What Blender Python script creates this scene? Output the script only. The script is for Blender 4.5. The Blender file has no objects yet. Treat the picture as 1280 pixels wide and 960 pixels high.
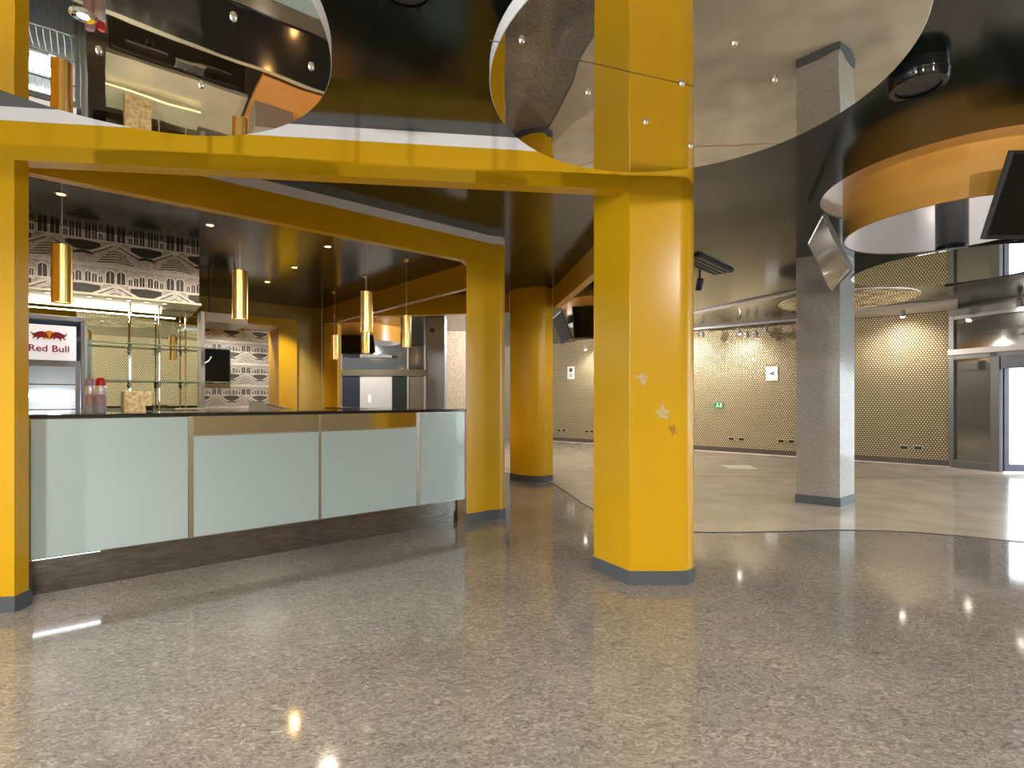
import bpy, math, random
from mathutils import Vector, Matrix
random.seed(4)
PI = math.pi
sc = bpy.context.scene
COL = sc.collection
CEIL = 2.86          # ceiling height
SOF = 2.56           # soffit of the yellow portals
BT = 2.78            # top of the yellow beams

# ------------------------------------------------------------------ materials
def nmat(name):
    m = bpy.data.materials.new(name); m.use_nodes = True
    nt = m.node_tree
    return m, nt, nt.nodes['Principled BSDF']

def pm(name, col, rough=.5, metal=0., ior=1.5, coat=0., emit=None, es=0., spec=None):
    m, nt, b = nmat(name)
    b.inputs['Base Color'].default_value = (*col, 1)
    b.inputs['Roughness'].default_value = rough
    b.inputs['Metallic'].default_value = metal
    b.inputs['IOR'].default_value = ior
    b.inputs['Coat Weight'].default_value = coat
    if spec is not None: b.inputs['Specular IOR Level'].default_value = spec
    if emit:
        b.inputs['Emission Color'].default_value = (*emit, 1)
        b.inputs['Emission Strength'].default_value = es
    return m

def N(nt, typ, **kw):
    n = nt.nodes.new(typ)
    for k, v in kw.items():
        if k.startswith('i_'):
            n.inputs[k[2:].replace('_', ' ')].default_value = v
        else: setattr(n, k, v)
    return n

def ramp(nt, stops, interp='LINEAR'):
    r = nt.nodes.new('ShaderNodeValToRGB'); e = r.color_ramp.elements
    r.color_ramp.interpolation = interp
    while len(e) > 1: e.remove(e[-1])
    e[0].position = stops[0][0]; e[0].color = (*stops[0][1], 1)
    for p, c in stops[1:]:
        x = e.new(p); x.color = (*c, 1)
    return r

def add_bump(nt, b, height, strength, dist=.01):
    bp = N(nt, 'ShaderNodeBump'); bp.inputs['Strength'].default_value = strength; bp.inputs['Distance'].default_value = dist
    nt.links.new(height, bp.inputs['Height']); nt.links.new(bp.outputs[0], b.inputs['Normal'])

def noisy(name, c1, c2, scale, rough, metal=0, bump=0, bscale=None, stretch=None, ior=1.5, detail=5, coat=0, bdist=.01):
    """two-tone noise colour with an optional bump"""
    m, nt, b = nmat(name)
    tc = N(nt, 'ShaderNodeTexCoord'); src = tc.outputs['Object']
    if stretch:
        mp = N(nt, 'ShaderNodeMapping'); mp.inputs['Scale'].default_value = stretch
        nt.links.new(src, mp.inputs['Vector']); src = mp.outputs[0]
    no = N(nt, 'ShaderNodeTexNoise'); no.inputs['Scale'].default_value = scale; no.inputs['Detail'].default_value = detail
    nt.links.new(src, no.inputs['Vector'])
    r = ramp(nt, [(.35, c1), (.65, c2)])
    nt.links.new(no.outputs[0], r.inputs[0]); nt.links.new(r.outputs[0], b.inputs['Base Color'])
    b.inputs['Roughness'].default_value = rough; b.inputs['Metallic'].default_value = metal; b.inputs['IOR'].default_value = ior
    b.inputs['Coat Weight'].default_value = coat
    if bump:
        n2 = no
        if bscale:
            n2 = N(nt, 'ShaderNodeTexNoise'); n2.inputs['Scale'].default_value = bscale; n2.inputs['Detail'].default_value = 3
            nt.links.new(src, n2.inputs['Vector'])
        add_bump(nt, b, n2.outputs[0], bump, bdist)
    return m

def granite():
    m, nt, b = nmat('polished_granite')
    tc = N(nt, 'ShaderNodeTexCoord')
    mp = N(nt, 'ShaderNodeMapping'); mp.inputs['Rotation'].default_value = (0, 0, -.55); mp.inputs['Scale'].default_value = (1, 1.9, 1)
    nt.links.new(tc.outputs['Object'], mp.inputs['Vector'])
    a = N(nt, 'ShaderNodeTexNoise'); a.inputs['Scale'].default_value = 20; a.inputs['Detail'].default_value = 10; a.inputs['Roughness'].default_value = .78; a.inputs['Distortion'].default_value = 2.2
    c = N(nt, 'ShaderNodeTexNoise'); c.inputs['Scale'].default_value = 1.3; c.inputs['Detail'].default_value = 4
    nt.links.new(mp.outputs[0], a.inputs['Vector']); nt.links.new(tc.outputs['Object'], c.inputs['Vector'])
    r = ramp(nt, [(.28, (.042, .038, .034)), (.41, (.130, .116, .101)), (.54, (.225, .202, .176)), (.70, (.44, .40, .355))])
    nt.links.new(a.outputs[0], r.inputs[0])
    r2 = ramp(nt, [(.3, (.80, .79, .78)), (.7, (1.12, 1.08, 1.02))])
    nt.links.new(c.outputs[0], r2.inputs[0])
    mx = N(nt, 'ShaderNodeMix', data_type='RGBA', blend_type='MULTIPLY'); mx.inputs['Factor'].default_value = 1
    nt.links.new(r.outputs[0], mx.inputs[6]); nt.links.new(r2.outputs[0], mx.inputs[7])
    # thin pale slab joints on a grid turned with the bar
    mj = N(nt, 'ShaderNodeMapping'); mj.inputs['Rotation'].default_value = (0, 0, math.radians(-52)); mj.inputs['Location'].default_value = (.35, .2, 0)
    nt.links.new(tc.outputs['Object'], mj.inputs['Vector'])
    br = N(nt, 'ShaderNodeTexBrick'); br.offset = .5
    for k, v in (('Scale', 1.), ('Mortar Size', .0018), ('Mortar Smooth', .3), ('Brick Width', 1.5), ('Row Height', .75)): br.inputs[k].default_value = v
    nt.links.new(mj.outputs[0], br.inputs['Vector'])
    mj2 = N(nt, 'ShaderNodeMix', data_type='RGBA')
    sc_ = N(nt, 'ShaderNodeMath', operation='MULTIPLY'); sc_.inputs[1].default_value = .16
    nt.links.new(br.outputs['Fac'], sc_.inputs[0]); nt.links.new(sc_.outputs[0], mj2.inputs['Factor'])
    nt.links.new(mx.outputs[2], mj2.inputs[6]); mj2.inputs[7].default_value = (.42, .38, .33, 1)
    nt.links.new(mj2.outputs[2], b.inputs['Base Color'])
    b.inputs['Roughness'].default_value = .075
    b.inputs['IOR'].default_value = 1.5
    add_bump(nt, b, a.outputs[0], .004, .002)
    return m

def hexgold(name='gold_hexagon_relief', p=.046, bright=1.):
    m, nt, b = nmat(name)
    tc = N(nt, 'ShaderNodeTexCoord')
    def lat(off):
        s = N(nt, 'ShaderNodeVectorMath', operation='MULTIPLY'); s.inputs[1].default_value = (1/p, 0, 1/(p*1.732))
        nt.links.new(tc.outputs['Object'], s.inputs[0])
        a = N(nt, 'ShaderNodeVectorMath', operation='ADD'); a.inputs[1].default_value = (off, 0, off); nt.links.new(s.outputs[0], a.inputs[0])
        f = N(nt, 'ShaderNodeVectorMath', operation='FRACTION'); nt.links.new(a.outputs[0], f.inputs[0])
        c = N(nt, 'ShaderNodeVectorMath', operation='SUBTRACT'); c.inputs[1].default_value = (.5, 0, .5); nt.links.new(f.outputs[0], c.inputs[0])
        k = N(nt, 'ShaderNodeVectorMath', operation='MULTIPLY'); k.inputs[1].default_value = (2, 0, 2*1.732); nt.links.new(c.outputs[0], k.inputs[0])
        l = N(nt, 'ShaderNodeVectorMath', operation='LENGTH'); nt.links.new(k.outputs[0], l.inputs[0])
        return l.outputs['Value']
    mn = N(nt, 'ShaderNodeMath', operation='MINIMUM')
    nt.links.new(lat(0.), mn.inputs[0]); nt.links.new(lat(.5), mn.inputs[1])
    g = bright
    r = ramp(nt, [(0, (.78*g, .70*g, .50*g)), (.42, (.62*g, .52*g, .32*g)), (.72, (.26, .19, .095)), (1, (.07, .045, .02))])
    nt.links.new(mn.outputs[0], r.inputs[0]); nt.links.new(r.outputs[0], b.inputs['Base Color'])
    h = ramp(nt, [(0, (1, 1, 1)), (.5, (.8, .8, .8)), (1, (0, 0, 0))]); nt.links.new(mn.outputs[0], h.inputs[0])
    b.inputs['Metallic'].default_value = .3; b.inputs['Roughness'].default_value = .4
    add_bump(nt, b, h.outputs[0], .6, .012)
    return m

def embossed():
    m, nt, b = nmat('embossed_grey_wallcovering')
    tc = N(nt, 'ShaderNodeTexCoord')
    v = N(nt, 'ShaderNodeTexVoronoi', feature='SMOOTH_F1'); v.inputs['Scale'].default_value = 60
    n = N(nt, 'ShaderNodeTexNoise'); n.inputs['Scale'].default_value = 55; n.inputs['Detail'].default_value = 4; n.inputs['Distortion'].default_value = 2
    nt.links.new(tc.outputs['Object'], v.inputs['Vector']); nt.links.new(tc.outputs['Object'], n.inputs['Vector'])
    ad = N(nt, 'ShaderNodeMath', operation='ADD'); nt.links.new(v.outputs['Distance'], ad.inputs[0]); nt.links.new(n.outputs[0], ad.inputs[1])
    r = ramp(nt, [(.5, (.25, .225, .20)), (1.0, (.37, .34, .305))])
    nt.links.new(ad.outputs[0], r.inputs[0]); nt.links.new(r.outputs[0], b.inputs['Base Color'])
    b.inputs['Roughness'].default_value = .38; b.inputs['Coat Weight'].default_value = .8; b.inputs['Coat Roughness'].default_value = .14
    add_bump(nt, b, ad.outputs[0], .5, .01)
    return m

def brushed(name, col, rough=.28, stretch=(1, 1, 60), metal=1.):
    m, nt, b = nmat(name)
    tc = N(nt, 'ShaderNodeTexCoord'); mp = N(nt, 'ShaderNodeMapping'); mp.inputs['Scale'].default_value = stretch
    nt.links.new(tc.outputs['Object'], mp.inputs['Vector'])
    n = N(nt, 'ShaderNodeTexNoise'); n.inputs['Scale'].default_value = 8; n.inputs['Detail'].default_value = 2
    nt.links.new(mp.outputs[0], n.inputs['Vector'])
    r = ramp(nt, [(.3, tuple(c*.86 for c in col)), (.7, col)]); nt.links.new(n.outputs[0], r.inputs[0])
    nt.links.new(r.outputs[0], b.inputs['Base Color'])
    b.inputs['Metallic'].default_value = metal; b.inputs['Roughness'].default_value = rough
    return m

def glass(name, tint=(.94, .98, .97), refl=.09):
    m = bpy.data.materials.new(name); m.use_nodes = True; nt = m.node_tree
    nt.nodes.remove(nt.nodes['Principled BSDF']); out = nt.nodes['Material Output']
    t = N(nt, 'ShaderNodeBsdfTransparent'); t.inputs[0].default_value = (*tint, 1)
    g = N(nt, 'ShaderNodeBsdfGlossy'); g.inputs['Roughness'].default_value = .02
    f = N(nt, 'ShaderNodeFresnel'); f.inputs['IOR'].default_value = 1.5
    a = N(nt, 'ShaderNodeMath', operation='MULTIPLY_ADD'); a.inputs[1].default_value = 1.; a.inputs[2].default_value = refl - .04
    nt.links.new(f.outputs[0], a.inputs[0])
    mx = N(nt, 'ShaderNodeMixShader'); nt.links.new(a.outputs[0], mx.inputs[0])
    nt.links.new(t.outputs[0], mx.inputs[1]); nt.links.new(g.outputs[0], mx.inputs[2]); nt.links.new(mx.outputs[0], out.inputs[0])
    return m

def ceiling_mat():
    m, nt, b = nmat('black_gloss_stretch_ceiling')
    b.inputs['Base Color'].default_value = (.004, .011, .009, 1)
    b.inputs['Roughness'].default_value = .15; b.inputs['IOR'].default_value = 1.7
    tc = N(nt, 'ShaderNodeTexCoord'); n = N(nt, 'ShaderNodeTexNoise'); n.inputs['Scale'].default_value = 1.6; n.inputs['Detail'].default_value = 2
    nt.links.new(tc.outputs['Object'], n.inputs['Vector']); add_bump(nt, b, n.outputs[0], .05, .05)
    return m

def mirror_mat(name, col, wav=.02, rough=.015):
    m, nt, b = nmat(name)
    b.inputs['Base Color'].default_value = (*col, 1); b.inputs['Metallic'].default_value = 1; b.inputs['Roughness'].default_value = rough
    if wav:
        tc = N(nt, 'ShaderNodeTexCoord'); n = N(nt, 'ShaderNodeTexNoise'); n.inputs['Scale'].default_value = 3; n.inputs['Detail'].default_value = 1
        nt.links.new(tc.outputs['Object'], n.inputs['Vector']); add_bump(nt, b, n.outputs[0], wav, .05)
    return m

def emis(name, col, s):
    return pm(name, (0, 0, 0), .5, emit=col, es=s)

Y = noisy('yellow_satin_paint', (.62, .345, .003), (.655, .365, .005), 2.5, .27, bump=.03, bscale=90, bdist=.004)
YD = Y
ORANGE = pm('amber_drum_paint', (.50, .245, .038), .32)
OCHRE = noisy('ochre_wall_tone', (.46, .315, .065), (.50, .345, .075), 2.5, .4)  # duller, less saturated than the yellow; bar back and end walls
WHITE = pm('white_gloss', (.86, .85, .87), .25)
WHITEM = pm('white_paint', (.80, .79, .77), .55)
CEILM = ceiling_mat()
FLOOR = granite()
BEIGE = noisy('beige_hall_stone', (.42, .345, .262), (.52, .435, .34), 2.2, .16, detail=7, bump=.01, ior=1.6)
HEX = hexgold()
EMB = embossed()
BASEG = pm('slate_grey_skirting', (.085, .098, .11), .4)
DBASE = pm('dark_brown_skirting', (.09, .065, .05), .4)
MIRR = mirror_mat('ceiling_mirror_foil', (.72, .69, .62), .03)
MIRG = mirror_mat('warm_ceiling_mirror', (.86, .83, .74), .02)
MIRB = mirror_mat('silver_bar_mirror', (.68, .72, .62), 0)
CHROME = pm('chrome', (.85, .85, .86), .06, 1)
STEEL = brushed('brushed_steel', (.56, .53, .48), .26)
STEELP = pm('polished_steel', (.50, .46, .39), .10, 1)
STEELK = noisy('dull_steel_plinth', (.16, .15, .14), (.27, .25, .23), 9, .22, metal=.85, stretch=(1, 1, 6))
FROST = pm('frosted_glass_panel', (.45, .565, .575), .16, coat=.5, ior=1.5)
PGOLD = brushed('brushed_gold', (.95, .64, .22), .25, stretch=(50, 50, 1))
BLACK = pm('black_plastic', (.012, .013, .014), .35)
BLACKG = pm('black_gloss', (.006, .007, .008), .06)
SCREEN = pm('dark_screen', (.003, .004, .005), .10, ior=1.36)
CTOP = pm('black_counter_stone', (.012, .012, .014), .10)
GREYM = pm('fridge_grey_blue', (.26, .30, .36), .35)
GLASS = glass('clear_glass')
GLASSG = glass('green_edge_glass', (.86, .95, .91), .08)
GLASSD = pm('smoked_reflecting_glass', (.30, .29, .25), .04, .9)
ALU = pm('aluminium_frame', (.15, .145, .14), .4, .3)
ALUL = pm('pale_aluminium', (.40, .36, .34), .35, .2)
CREAMST = noisy('satin_warm_steel', (.48, .46, .38), (.60, .57, .47), 3, .32, metal=.35)
CREAM = pm('cream_canopy', (.80, .76, .58), .4)
RED = pm('red_cap', (.55, .01, .03), .3)
PURPLE = pm('mauve_cap', (.42, .30, .50), .3)
CANW = noisy('printed_can', (.62, .66, .80), (.88, .87, .92), 30, .25, metal=.3)
DKGREY = pm('dark_grey', (.06, .06, .065), .4)
MIDGREY = pm('mid_grey', (.26, .25, .24), .4)
PALE = pm('pale_grey_door', (.50, .49, .47), .3)
BLUEGR = pm('blue_grey_column_paint', (.23, .26, .30), .22)
LEDW = emis('warm_white_led', (1, .92, .70), 5)
LEDY = emis('yellow_led_strip', (1, .80, .25), 4)
LEDC = emis('cool_white_led', (.92, .96, 1), 5)
AMBER = emis('amber_downlight', (1, .50, .14), 14)
LAMP = emis('white_lamp', (1, .93, .84), 60)
PENDL = emis('pendant_lamp', (1, .86, .6), 3)

# ------------------------------------------------------------------ mesh helpers
class MB:
    def __init__(s): s.v = []; s.f = []; s.m = []
    def add(s, vs, fs, mi=0, M=None):
        o = len(s.v)
        s.v += [tuple(M @ Vector(p)) if M else tuple(p) for p in vs]
        s.f += [tuple(i + o for i in f) for f in fs]; s.m += [mi] * len(fs)
        return s
    def box(s, x0, x1, y0, y1, z0, z1, mi=0, M=None):
        vs = [(x, y, z) for z in (z0, z1) for y in (y0, y1) for x in (x0, x1)]
        return s.add(vs, [(0, 2, 3, 1), (4, 5, 7, 6), (0, 1, 5, 4), (2, 6, 7, 3), (0, 4, 6, 2), (1, 3, 7, 5)], mi, M)
    def prism(s, poly, z0, z1, mi=0, M=None):
        a = sum(poly[i][0]*poly[(i+1) % len(poly)][1] - poly[(i+1) % len(poly)][0]*poly[i][1] for i in range(len(poly)))
        if a < 0: poly = poly[::-1]
        n = len(poly)
        vs = [(x, y, z0) for x, y in poly] + [(x, y, z1) for x, y in poly]
        return s.add(vs, [tuple(range(n))[::-1], tuple(range(n, 2*n))] + [(i, (i+1) % n, n + (i+1) % n, n+i) for i in range(n)], mi, M)
    def lathe(s, prof, n=32, mi=0, M=None, closed=False):
        """prof: (r, z) pairs; capped where r == 0"""
        vs, fs = [], []; k = len(prof)
        for i in range(n):
            a = 2*PI*i/n
            vs += [(r*math.cos(a), r*math.sin(a), z) for r, z in prof]
        rng = k if closed else k-1
        for i in range(n):
            j = (i+1) % n
            for q in range(rng):
                q2 = (q+1) % k
                fs.append((i*k+q, j*k+q, j*k+q2, i*k+q2))
        return s.add(vs, fs, mi, M)
    def cyl(s, x, y, z0, z1, r, n=24, mi=0, r2=None, M=None):
        r2 = r if r2 is None else r2
        vs = [(x + r*math.cos(2*PI*i/n), y + r*math.sin(2*PI*i/n), z0) for i in range(n)]
        vs += [(x + r2*math.cos(2*PI*i/n), y + r2*math.sin(2*PI*i/n), z1) for i in range(n)]
        return s.add(vs, [tuple(range(n))[::-1], tuple(range(n, 2*n))] + [(i, (i+1) % n, n + (i+1) % n, n+i) for i in range(n)], mi, M)
    def tube(s, pts, r, n=8, mi=0):
        pts = [Vector(p) for p in pts]; vs, fs = [], []
        for i, p in enumerate(pts):
            d = (pts[min(i+1, len(pts)-1)] - pts[max(i-1, 0)]).normalized()
            up = Vector((0, 0, 1)) if abs(d.z) < .9 else Vector((1, 0, 0))
            a = d.cross(up).normalized(); b = d.cross(a).normalized()
            vs += [p + r*(math.cos(2*PI*k/n)*a + math.sin(2*PI*k/n)*b) for k in range(n)]
        for i in range(len(pts)-1):
            for k in range(n):
                fs.append((i*n+k, i*n+(k+1) % n, (i+1)*n+(k+1) % n, (i+1)*n+k))
        fs += [tuple(range(n)), tuple(range((len(pts)-1)*n, len(pts)*n))[::-1]]
        return s.add(vs, fs, mi)
    def build(s, name, mats, parent=None, loc=(0, 0, 0), rotz=0, bevel=0, smooth=True, rot=None):
        me = bpy.data.meshes.new(name); me.from_pydata(s.v, [], s.f)
        if not isinstance(mats, (list, tuple)): mats = [mats]
        for m in mats: me.materials.append(m)
        me.polygons.foreach_set('material_index', s.m); me.update()
        if smooth:
            me.polygons.foreach_set('use_smooth', [True]*len(s.f)); me.set_sharp_from_angle(angle=math.radians(32))
        o = bpy.data.objects.new(name, me); COL.objects.link(o)
        o.location = loc; o.rotation_euler = rot if rot else (0, 0, rotz); o.parent = parent
        if bevel:
            bv = o.modifiers.new('bevel', 'BEVEL'); bv.width = bevel; bv.segments = 2; bv.limit_method = 'ANGLE'; bv.angle_limit = math.radians(40)
        return o

def tag(o, label, cat, group=None, kind='thing'):
    o['label'] = label; o['category'] = cat
    if group: o['group'] = group
    if kind: o['kind'] = kind
    return o
def thing(name, label, cat, loc=(0, 0, 0), rotz=0, group=None, rot=None):
    o = bpy.data.objects.new(name, None); COL.objects.link(o); o.empty_display_size = .1
    o.location = loc; o.rotation_euler = rot if rot else (0, 0, rotz)
    return tag(o, label, cat, group)
def struct(o, label=None):
    o['kind'] = 'structure'
    if label: o['label'] = label
    return o
def copy_tree(o, parent=None):
    c = o.copy(); COL.objects.link(c)
    if parent: c.parent = parent
    for ch in list(o.children):
        copy_tree(ch, c)
    return c
def off(poly, d):
    """offset a convex counter-clockwise outline outwards by d"""
    a = sum(poly[i][0]*poly[(i+1) % len(poly)][1] - poly[(i+1) % len(poly)][0]*poly[i][1] for i in range(len(poly)))
    if a < 0: poly = poly[::-1]
    n = len(poly); out = []
    for i in range(n):
        p, q, r = Vector(poly[i-1]), Vector(poly[i]), Vector(poly[(i+1) % n])
        e1, e2 = (q-p).normalized(), (r-q).normalized()
        n1, n2 = Vector((e1.y, -e1.x)), Vector((e2.y, -e2.x))
        b = (n1+n2); b = b / max(.3, b.length_squared/2)
        out.append((q.x + b.x*d, q.y + b.y*d))
    return out
def strip(p0, p1, t0, t1):
    """plan rectangle along p0-p1 between offsets t0 and t1 to its left"""
    a, b = Vector(p0), Vector(p1); d = (b-a).normalized(); n = Vector((-d.y, d.x))
    return [tuple(a+n*t0), tuple(b+n*t0), tuple(b+n*t1), tuple(a+n*t1)]
def light(typ, name, loc, energy, col=(1, 1, 1), size=.05, target=None, angle=1.2, blend=.5, sx=None, sy=None, rot=None):
    d = bpy.data.lights.new(name, typ); d.energy = energy; d.color = col
    if typ == 'SPOT': d.spot_size = angle; d.spot_blend = blend; d.shadow_soft_size = size
    elif typ == 'POINT': d.shadow_soft_size = size
    elif typ == 'AREA':
        d.shape = 'RECTANGLE'; d.size = sx; d.size_y = sy
    o = bpy.data.objects.new(name, d); COL.objects.link(o); o.location = loc
    if target is not None: o.rotation_euler = (Vector(target)-Vector(loc)).to_track_quat('-Z', 'Y').to_euler()
    elif rot: o.rotation_euler = rot
    return o

# ------------------------------------------------------------------ plan points
F0, F1 = (-2.817, 2.898), (.764, 3.325)                 # front portal line
A, B = Vector((-2.892, 3.054)), Vector((-.444, 4.987))  # bar front line
U = (B-A).normalized(); V = Vector((-U.y, U.x)); BROT = math.atan2(U.y, U.x)
def bar(u, v): p = A + U*u + V*v; return (p.x, p.y)
G0 = Vector((.30, 15.885)); G1 = Vector((7.92, 9.25)); GD = (G1-G0).normalized(); GROT = math.atan2(GD.y, GD.x); GLEN = (G1-G0).length
S0 = G1; SD = Vector((.28, -.96)).normalized(); SROT = math.atan2(SD.y, SD.x)
S1 = S0 + SD*3.3
K0 = Vector((0, -3.4)) + Vector((.785, .62))*-6.0; K1 = Vector((0, -3.4)) + Vector((.785, .62))*8.3
L1 = Vector((-5.7, 2.55))
WF = Vector((-7.2, 15.885))

# ------------------------------------------------------------------ floor, ceiling, walls
def wall(name, p0, p1, mat, z0=0, z1=CEIL+.2, t=.12, holes=()):
    """upright wall from p0 to p1; local x runs along it, thickness lies to the right; holes = (x0,x1,z0,z1)"""
    a, b = Vector(p0), Vector(p1); L = (b-a).length; r = math.atan2((b-a).y, (b-a).x)
    m = MB(); xs = 0; d = b-a
    inner = Vector((0, 4)) if name != 'wall_bar_back' else Vector((0, 0))
    y0, y1 = (-t, 0) if (-d.y*(inner-a).x + d.x*(inner-a).y) > 0 else (0, t)
    for (h0, h1, g0, g1) in sorted(holes):
        m.box(xs, h0, y0, y1, z0, z1)
        if g0 > z0: m.box(h0, h1, y0, y1, z0, g0)
        if g1 < z1: m.box(h0, h1, y0, y1, g1, z1)
        xs = h1
    m.box(xs, L, y0, y1, z0, z1)
    return struct(m.build(name, mat, loc=(a.x, a.y, 0), rotz=r, smooth=False))

outline = [tuple(K0), tuple(K1), tuple(S1), tuple(S0), tuple(G0), tuple(WF), (-7.2, 8), tuple(L1)]
struct(MB().prism(off(outline, .15), -.2, 0).build('floor', FLOOR, smooth=False))
edge = [(-7.2, 9.6), (-3.6, 9.75), (-1.2, 9.0), (.10, 8.25), (.52, 7.55), (.70, 6.7), (.887, 5.65), (1.22, 4.95), (1.62, 4.66), (2.4, 4.66), (3.1, 4.72), (3.7, 4.62), (4.31, 4.32), (5.4, 3.7), (6.9, 2.7)]
hall = edge + [tuple(S1), tuple(S0), tuple(G0), tuple(WF)]
def smooth_line(pts, n=6):
    out = []
    for i in range(len(pts)-1):
        p0, p1, p2, p3 = (Vector(pts[max(0, i-1)]), Vector(pts[i]), Vector(pts[i+1]), Vector(pts[min(len(pts)-1, i+2)]))
        for k in range(n):
            t = k/n
            out.append(tuple(.5*((2*p1) + (p2-p0)*t + (2*p0-5*p1+4*p2-p3)*t*t + (3*p1-p0-3*p2+p3)*t**3)))
    out.append(tuple(pts[-1])); return out
def ribbon(m, pts, w, z0, z1, mi=0):
    n = len(pts); l, r = [], []
    for i in range(n):
        d = (Vector(pts[min(n-1, i+1)]) - Vector(pts[max(0, i-1)])).normalized(); q = Vector((-d.y, d.x))*w/2
        l.append(tuple(Vector(pts[i])+q)); r.append(tuple(Vector(pts[i])-q))
    for i in range(n-1): m.prism([r[i], r[i+1], l[i+1], l[i]], z0, z1, mi)
    return m
def flat_fill(name, loops, z, ext, mat):
    """a flat sheet with holes, filled from closed outlines"""
    cu = bpy.data.curves.new(name, 'CURVE'); cu.dimensions = '2D'; cu.fill_mode = 'BOTH'; cu.extrude = ext
    for lp in loops:
        s = cu.splines.new('POLY'); s.points.add(len(lp)-1); s.use_cyclic_u = True
        for i, p in enumerate(lp): s.points[i].co = (p[0], p[1], 0, 1)
    t = bpy.data.objects.new('fill', cu); COL.objects.link(t); t.location.z = z
    bpy.context.view_layer.update()
    me = bpy.data.meshes.new_from_object(t.evaluated_get(bpy.context.evaluated_depsgraph_get()))
    me.name = name; COL.objects.unlink(t); bpy.data.objects.remove(t); bpy.data.curves.remove(cu)
    me.materials.clear(); me.materials.append(mat)
    o = bpy.data.objects.new(name, me); COL.objects.link(o); o.location.z = z
    return o
es = smooth_line(edge)
struct(flat_fill('floor_hall', [es + hall[len(edge):]], .0015, .0015, BEIGE))
struct(ribbon(MB(), es, .016, .0028, .0042).build('trim_1', DKGREY, smooth=False))
red_pts = smooth_line([(.6, 8.95), (1.36, 8.55), (2.9, 8.10), (4.4, 7.93), (6.2, 7.95), (7.8, 8.2)])
tag(ribbon(MB(), red_pts, .03, .003, .0045).build('floor_tape', pm('red_brown_tape', (.26, .07, .055), .5), smooth=False), 'thin red-brown line of tape curving across the pale hall floor', 'floor tape')
tag(MB().box(-.24, .24, -.26, .26, .003, .006).build('floor_hatch', pm('cream_floor_plate', (.74, .67, .55), .4), loc=(4.06, 9.15, 0), rotz=-.1, smooth=False), 'cream rectangular plate set in the hall floor near the gold wall', 'floor plate')

DRUMS = [(3.35, 3.90), (-3.28, 11.8), (1.66, 8.9)]
RH = .86
loops = [off(outline, .1)]
for (x, y) in DRUMS:
    loops.append([(x + RH*math.cos(2*PI*k/72), y + RH*math.sin(2*PI*k/72)) for k in range(72)])
struct(flat_fill('ceiling', loops, CEIL+.006, .006, CEILM))
for i, (x, y) in enumerate(DRUMS):
    m = MB(); m.lathe([(RH, 0), (RH, .34), (RH+.03, .34), (RH+.03, 0)], 72, closed=True)
    m.cyl(0, 0, .34, .36, RH+.03, 72)
    struct(m.build('trim_%d' % (i+2), WHITEM, loc=(x, y, CEIL+.0005)))

wall('wall_back', K1, K0, HEX)
wall('wall_left', L1, K0, WHITEM, holes=[(.9, 4.4, .35, 2.6), (5.0, 8.9, .35, 2.6)])
wall('wall_right', K1, S1, WHITEM, holes=[(.4, 4.3, .1, 2.65)]) if False else None
wr = wall('wall_right', S1, K1, WHITEM, holes=[(.5, 2.35, .1, 2.65), (2.55, 4.35, .1, 2.65)])
wall('wall_hall', G1, G0, HEX)
wall('wall_far', G0, WF, MIDGREY)
wall('wall_far_left', WF, (-7.2, 8), MIDGREY)
wall('wall_bar_side', (-7.2, 8), L1, Y)
# windows of the side walls (frames and panes)
def window(name, p0, p1, x0, x1, z0, z1):
    a, b = Vector(p0), Vector(p1); r = math.atan2((b-a).y, (b-a).x)
    m = MB(); f = .05
    sg = 1 if (-(b-a).y*(Vector((0, 4))-a).x + (b-a).x*(Vector((0, 4))-a).y) > 0 else -1
    q0, q1 = sorted((-.09*sg, -.03*sg))
    m.box(x0, x1, q0, q1, z0, z0+f).box(x0, x1, q0, q1, z1-f, z1)
    n = 2
    for k in range(n+1):
        x = x0 + (x1-x0-f)*k/n; m.box(x, x+f, q0, q1, z0+f, z1-f)
    o = struct(m.build(name, ALU, loc=(a.x, a.y, 0), rotz=r, smooth=False))
    MB().box(x0+f, x1-f, min(-.062*sg, -.058*sg), max(-.062*sg, -.058*sg), z0+f, z1-f).build('pane', GLASS, parent=o, smooth=False)
    w = (x1-x0); c = a + (b-a).normalized()*((x0+x1)/2); nrm = Vector((-(b-a).y, (b-a).x)).normalized()
    if nrm.dot(Vector((0, 4))-a) < 0: nrm = -nrm
    pl = light('AREA', 'window_portal', (c.x - nrm.x*.14, c.y - nrm.y*.14, (z0+z1)/2), 1, sx=w, sy=z1-z0,
               rot=Vector((nrm.x, nrm.y, 0)).to_track_quat('-Z', 'Y').to_euler())
    pl.data.cycles.is_portal = True
window('window_2', L1, K0, .9, 4.4, .35, 2.6); window('window_3', L1, K0, 5.0, 8.9, .35, 2.6)
window('window_4', S1, K1, .5, 2.35, .1, 2.65); window('window_5', S1, K1, 2.55, 4.35, .1, 2.65)
# skirtings and the pale cornice
struct(MB().box(.0, GLEN-.02, 0, .018, .0, .11).build('baseboard_hall', DBASE, loc=(G1.x, G1.y, .003), rotz=GROT+PI, smooth=False))
struct(MB().box(.0, GLEN-.05, .02, .20, .003, .0065).build('trim_5', pm('pale_floor_border', (.72, .66, .57), .4), loc=(G1.x, G1.y, 0), rotz=GROT+PI, smooth=False))
# ceiling band
struct(MB().box(-.10, 1.95, .05, 1.05, CEIL-.05, CEIL-.002).build('trim_6', pm('pale_cornice', (.62, .55, .49), .35), loc=(G1.x, G1.y, 0), rotz=GROT+PI, smooth=False))

struct(MB().prism(strip((3.3, 9.9), (4.36, 7.6), 0, .10), CEIL-.03, CEIL-.001).build('trim_7', WHITE, smooth=False))

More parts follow.
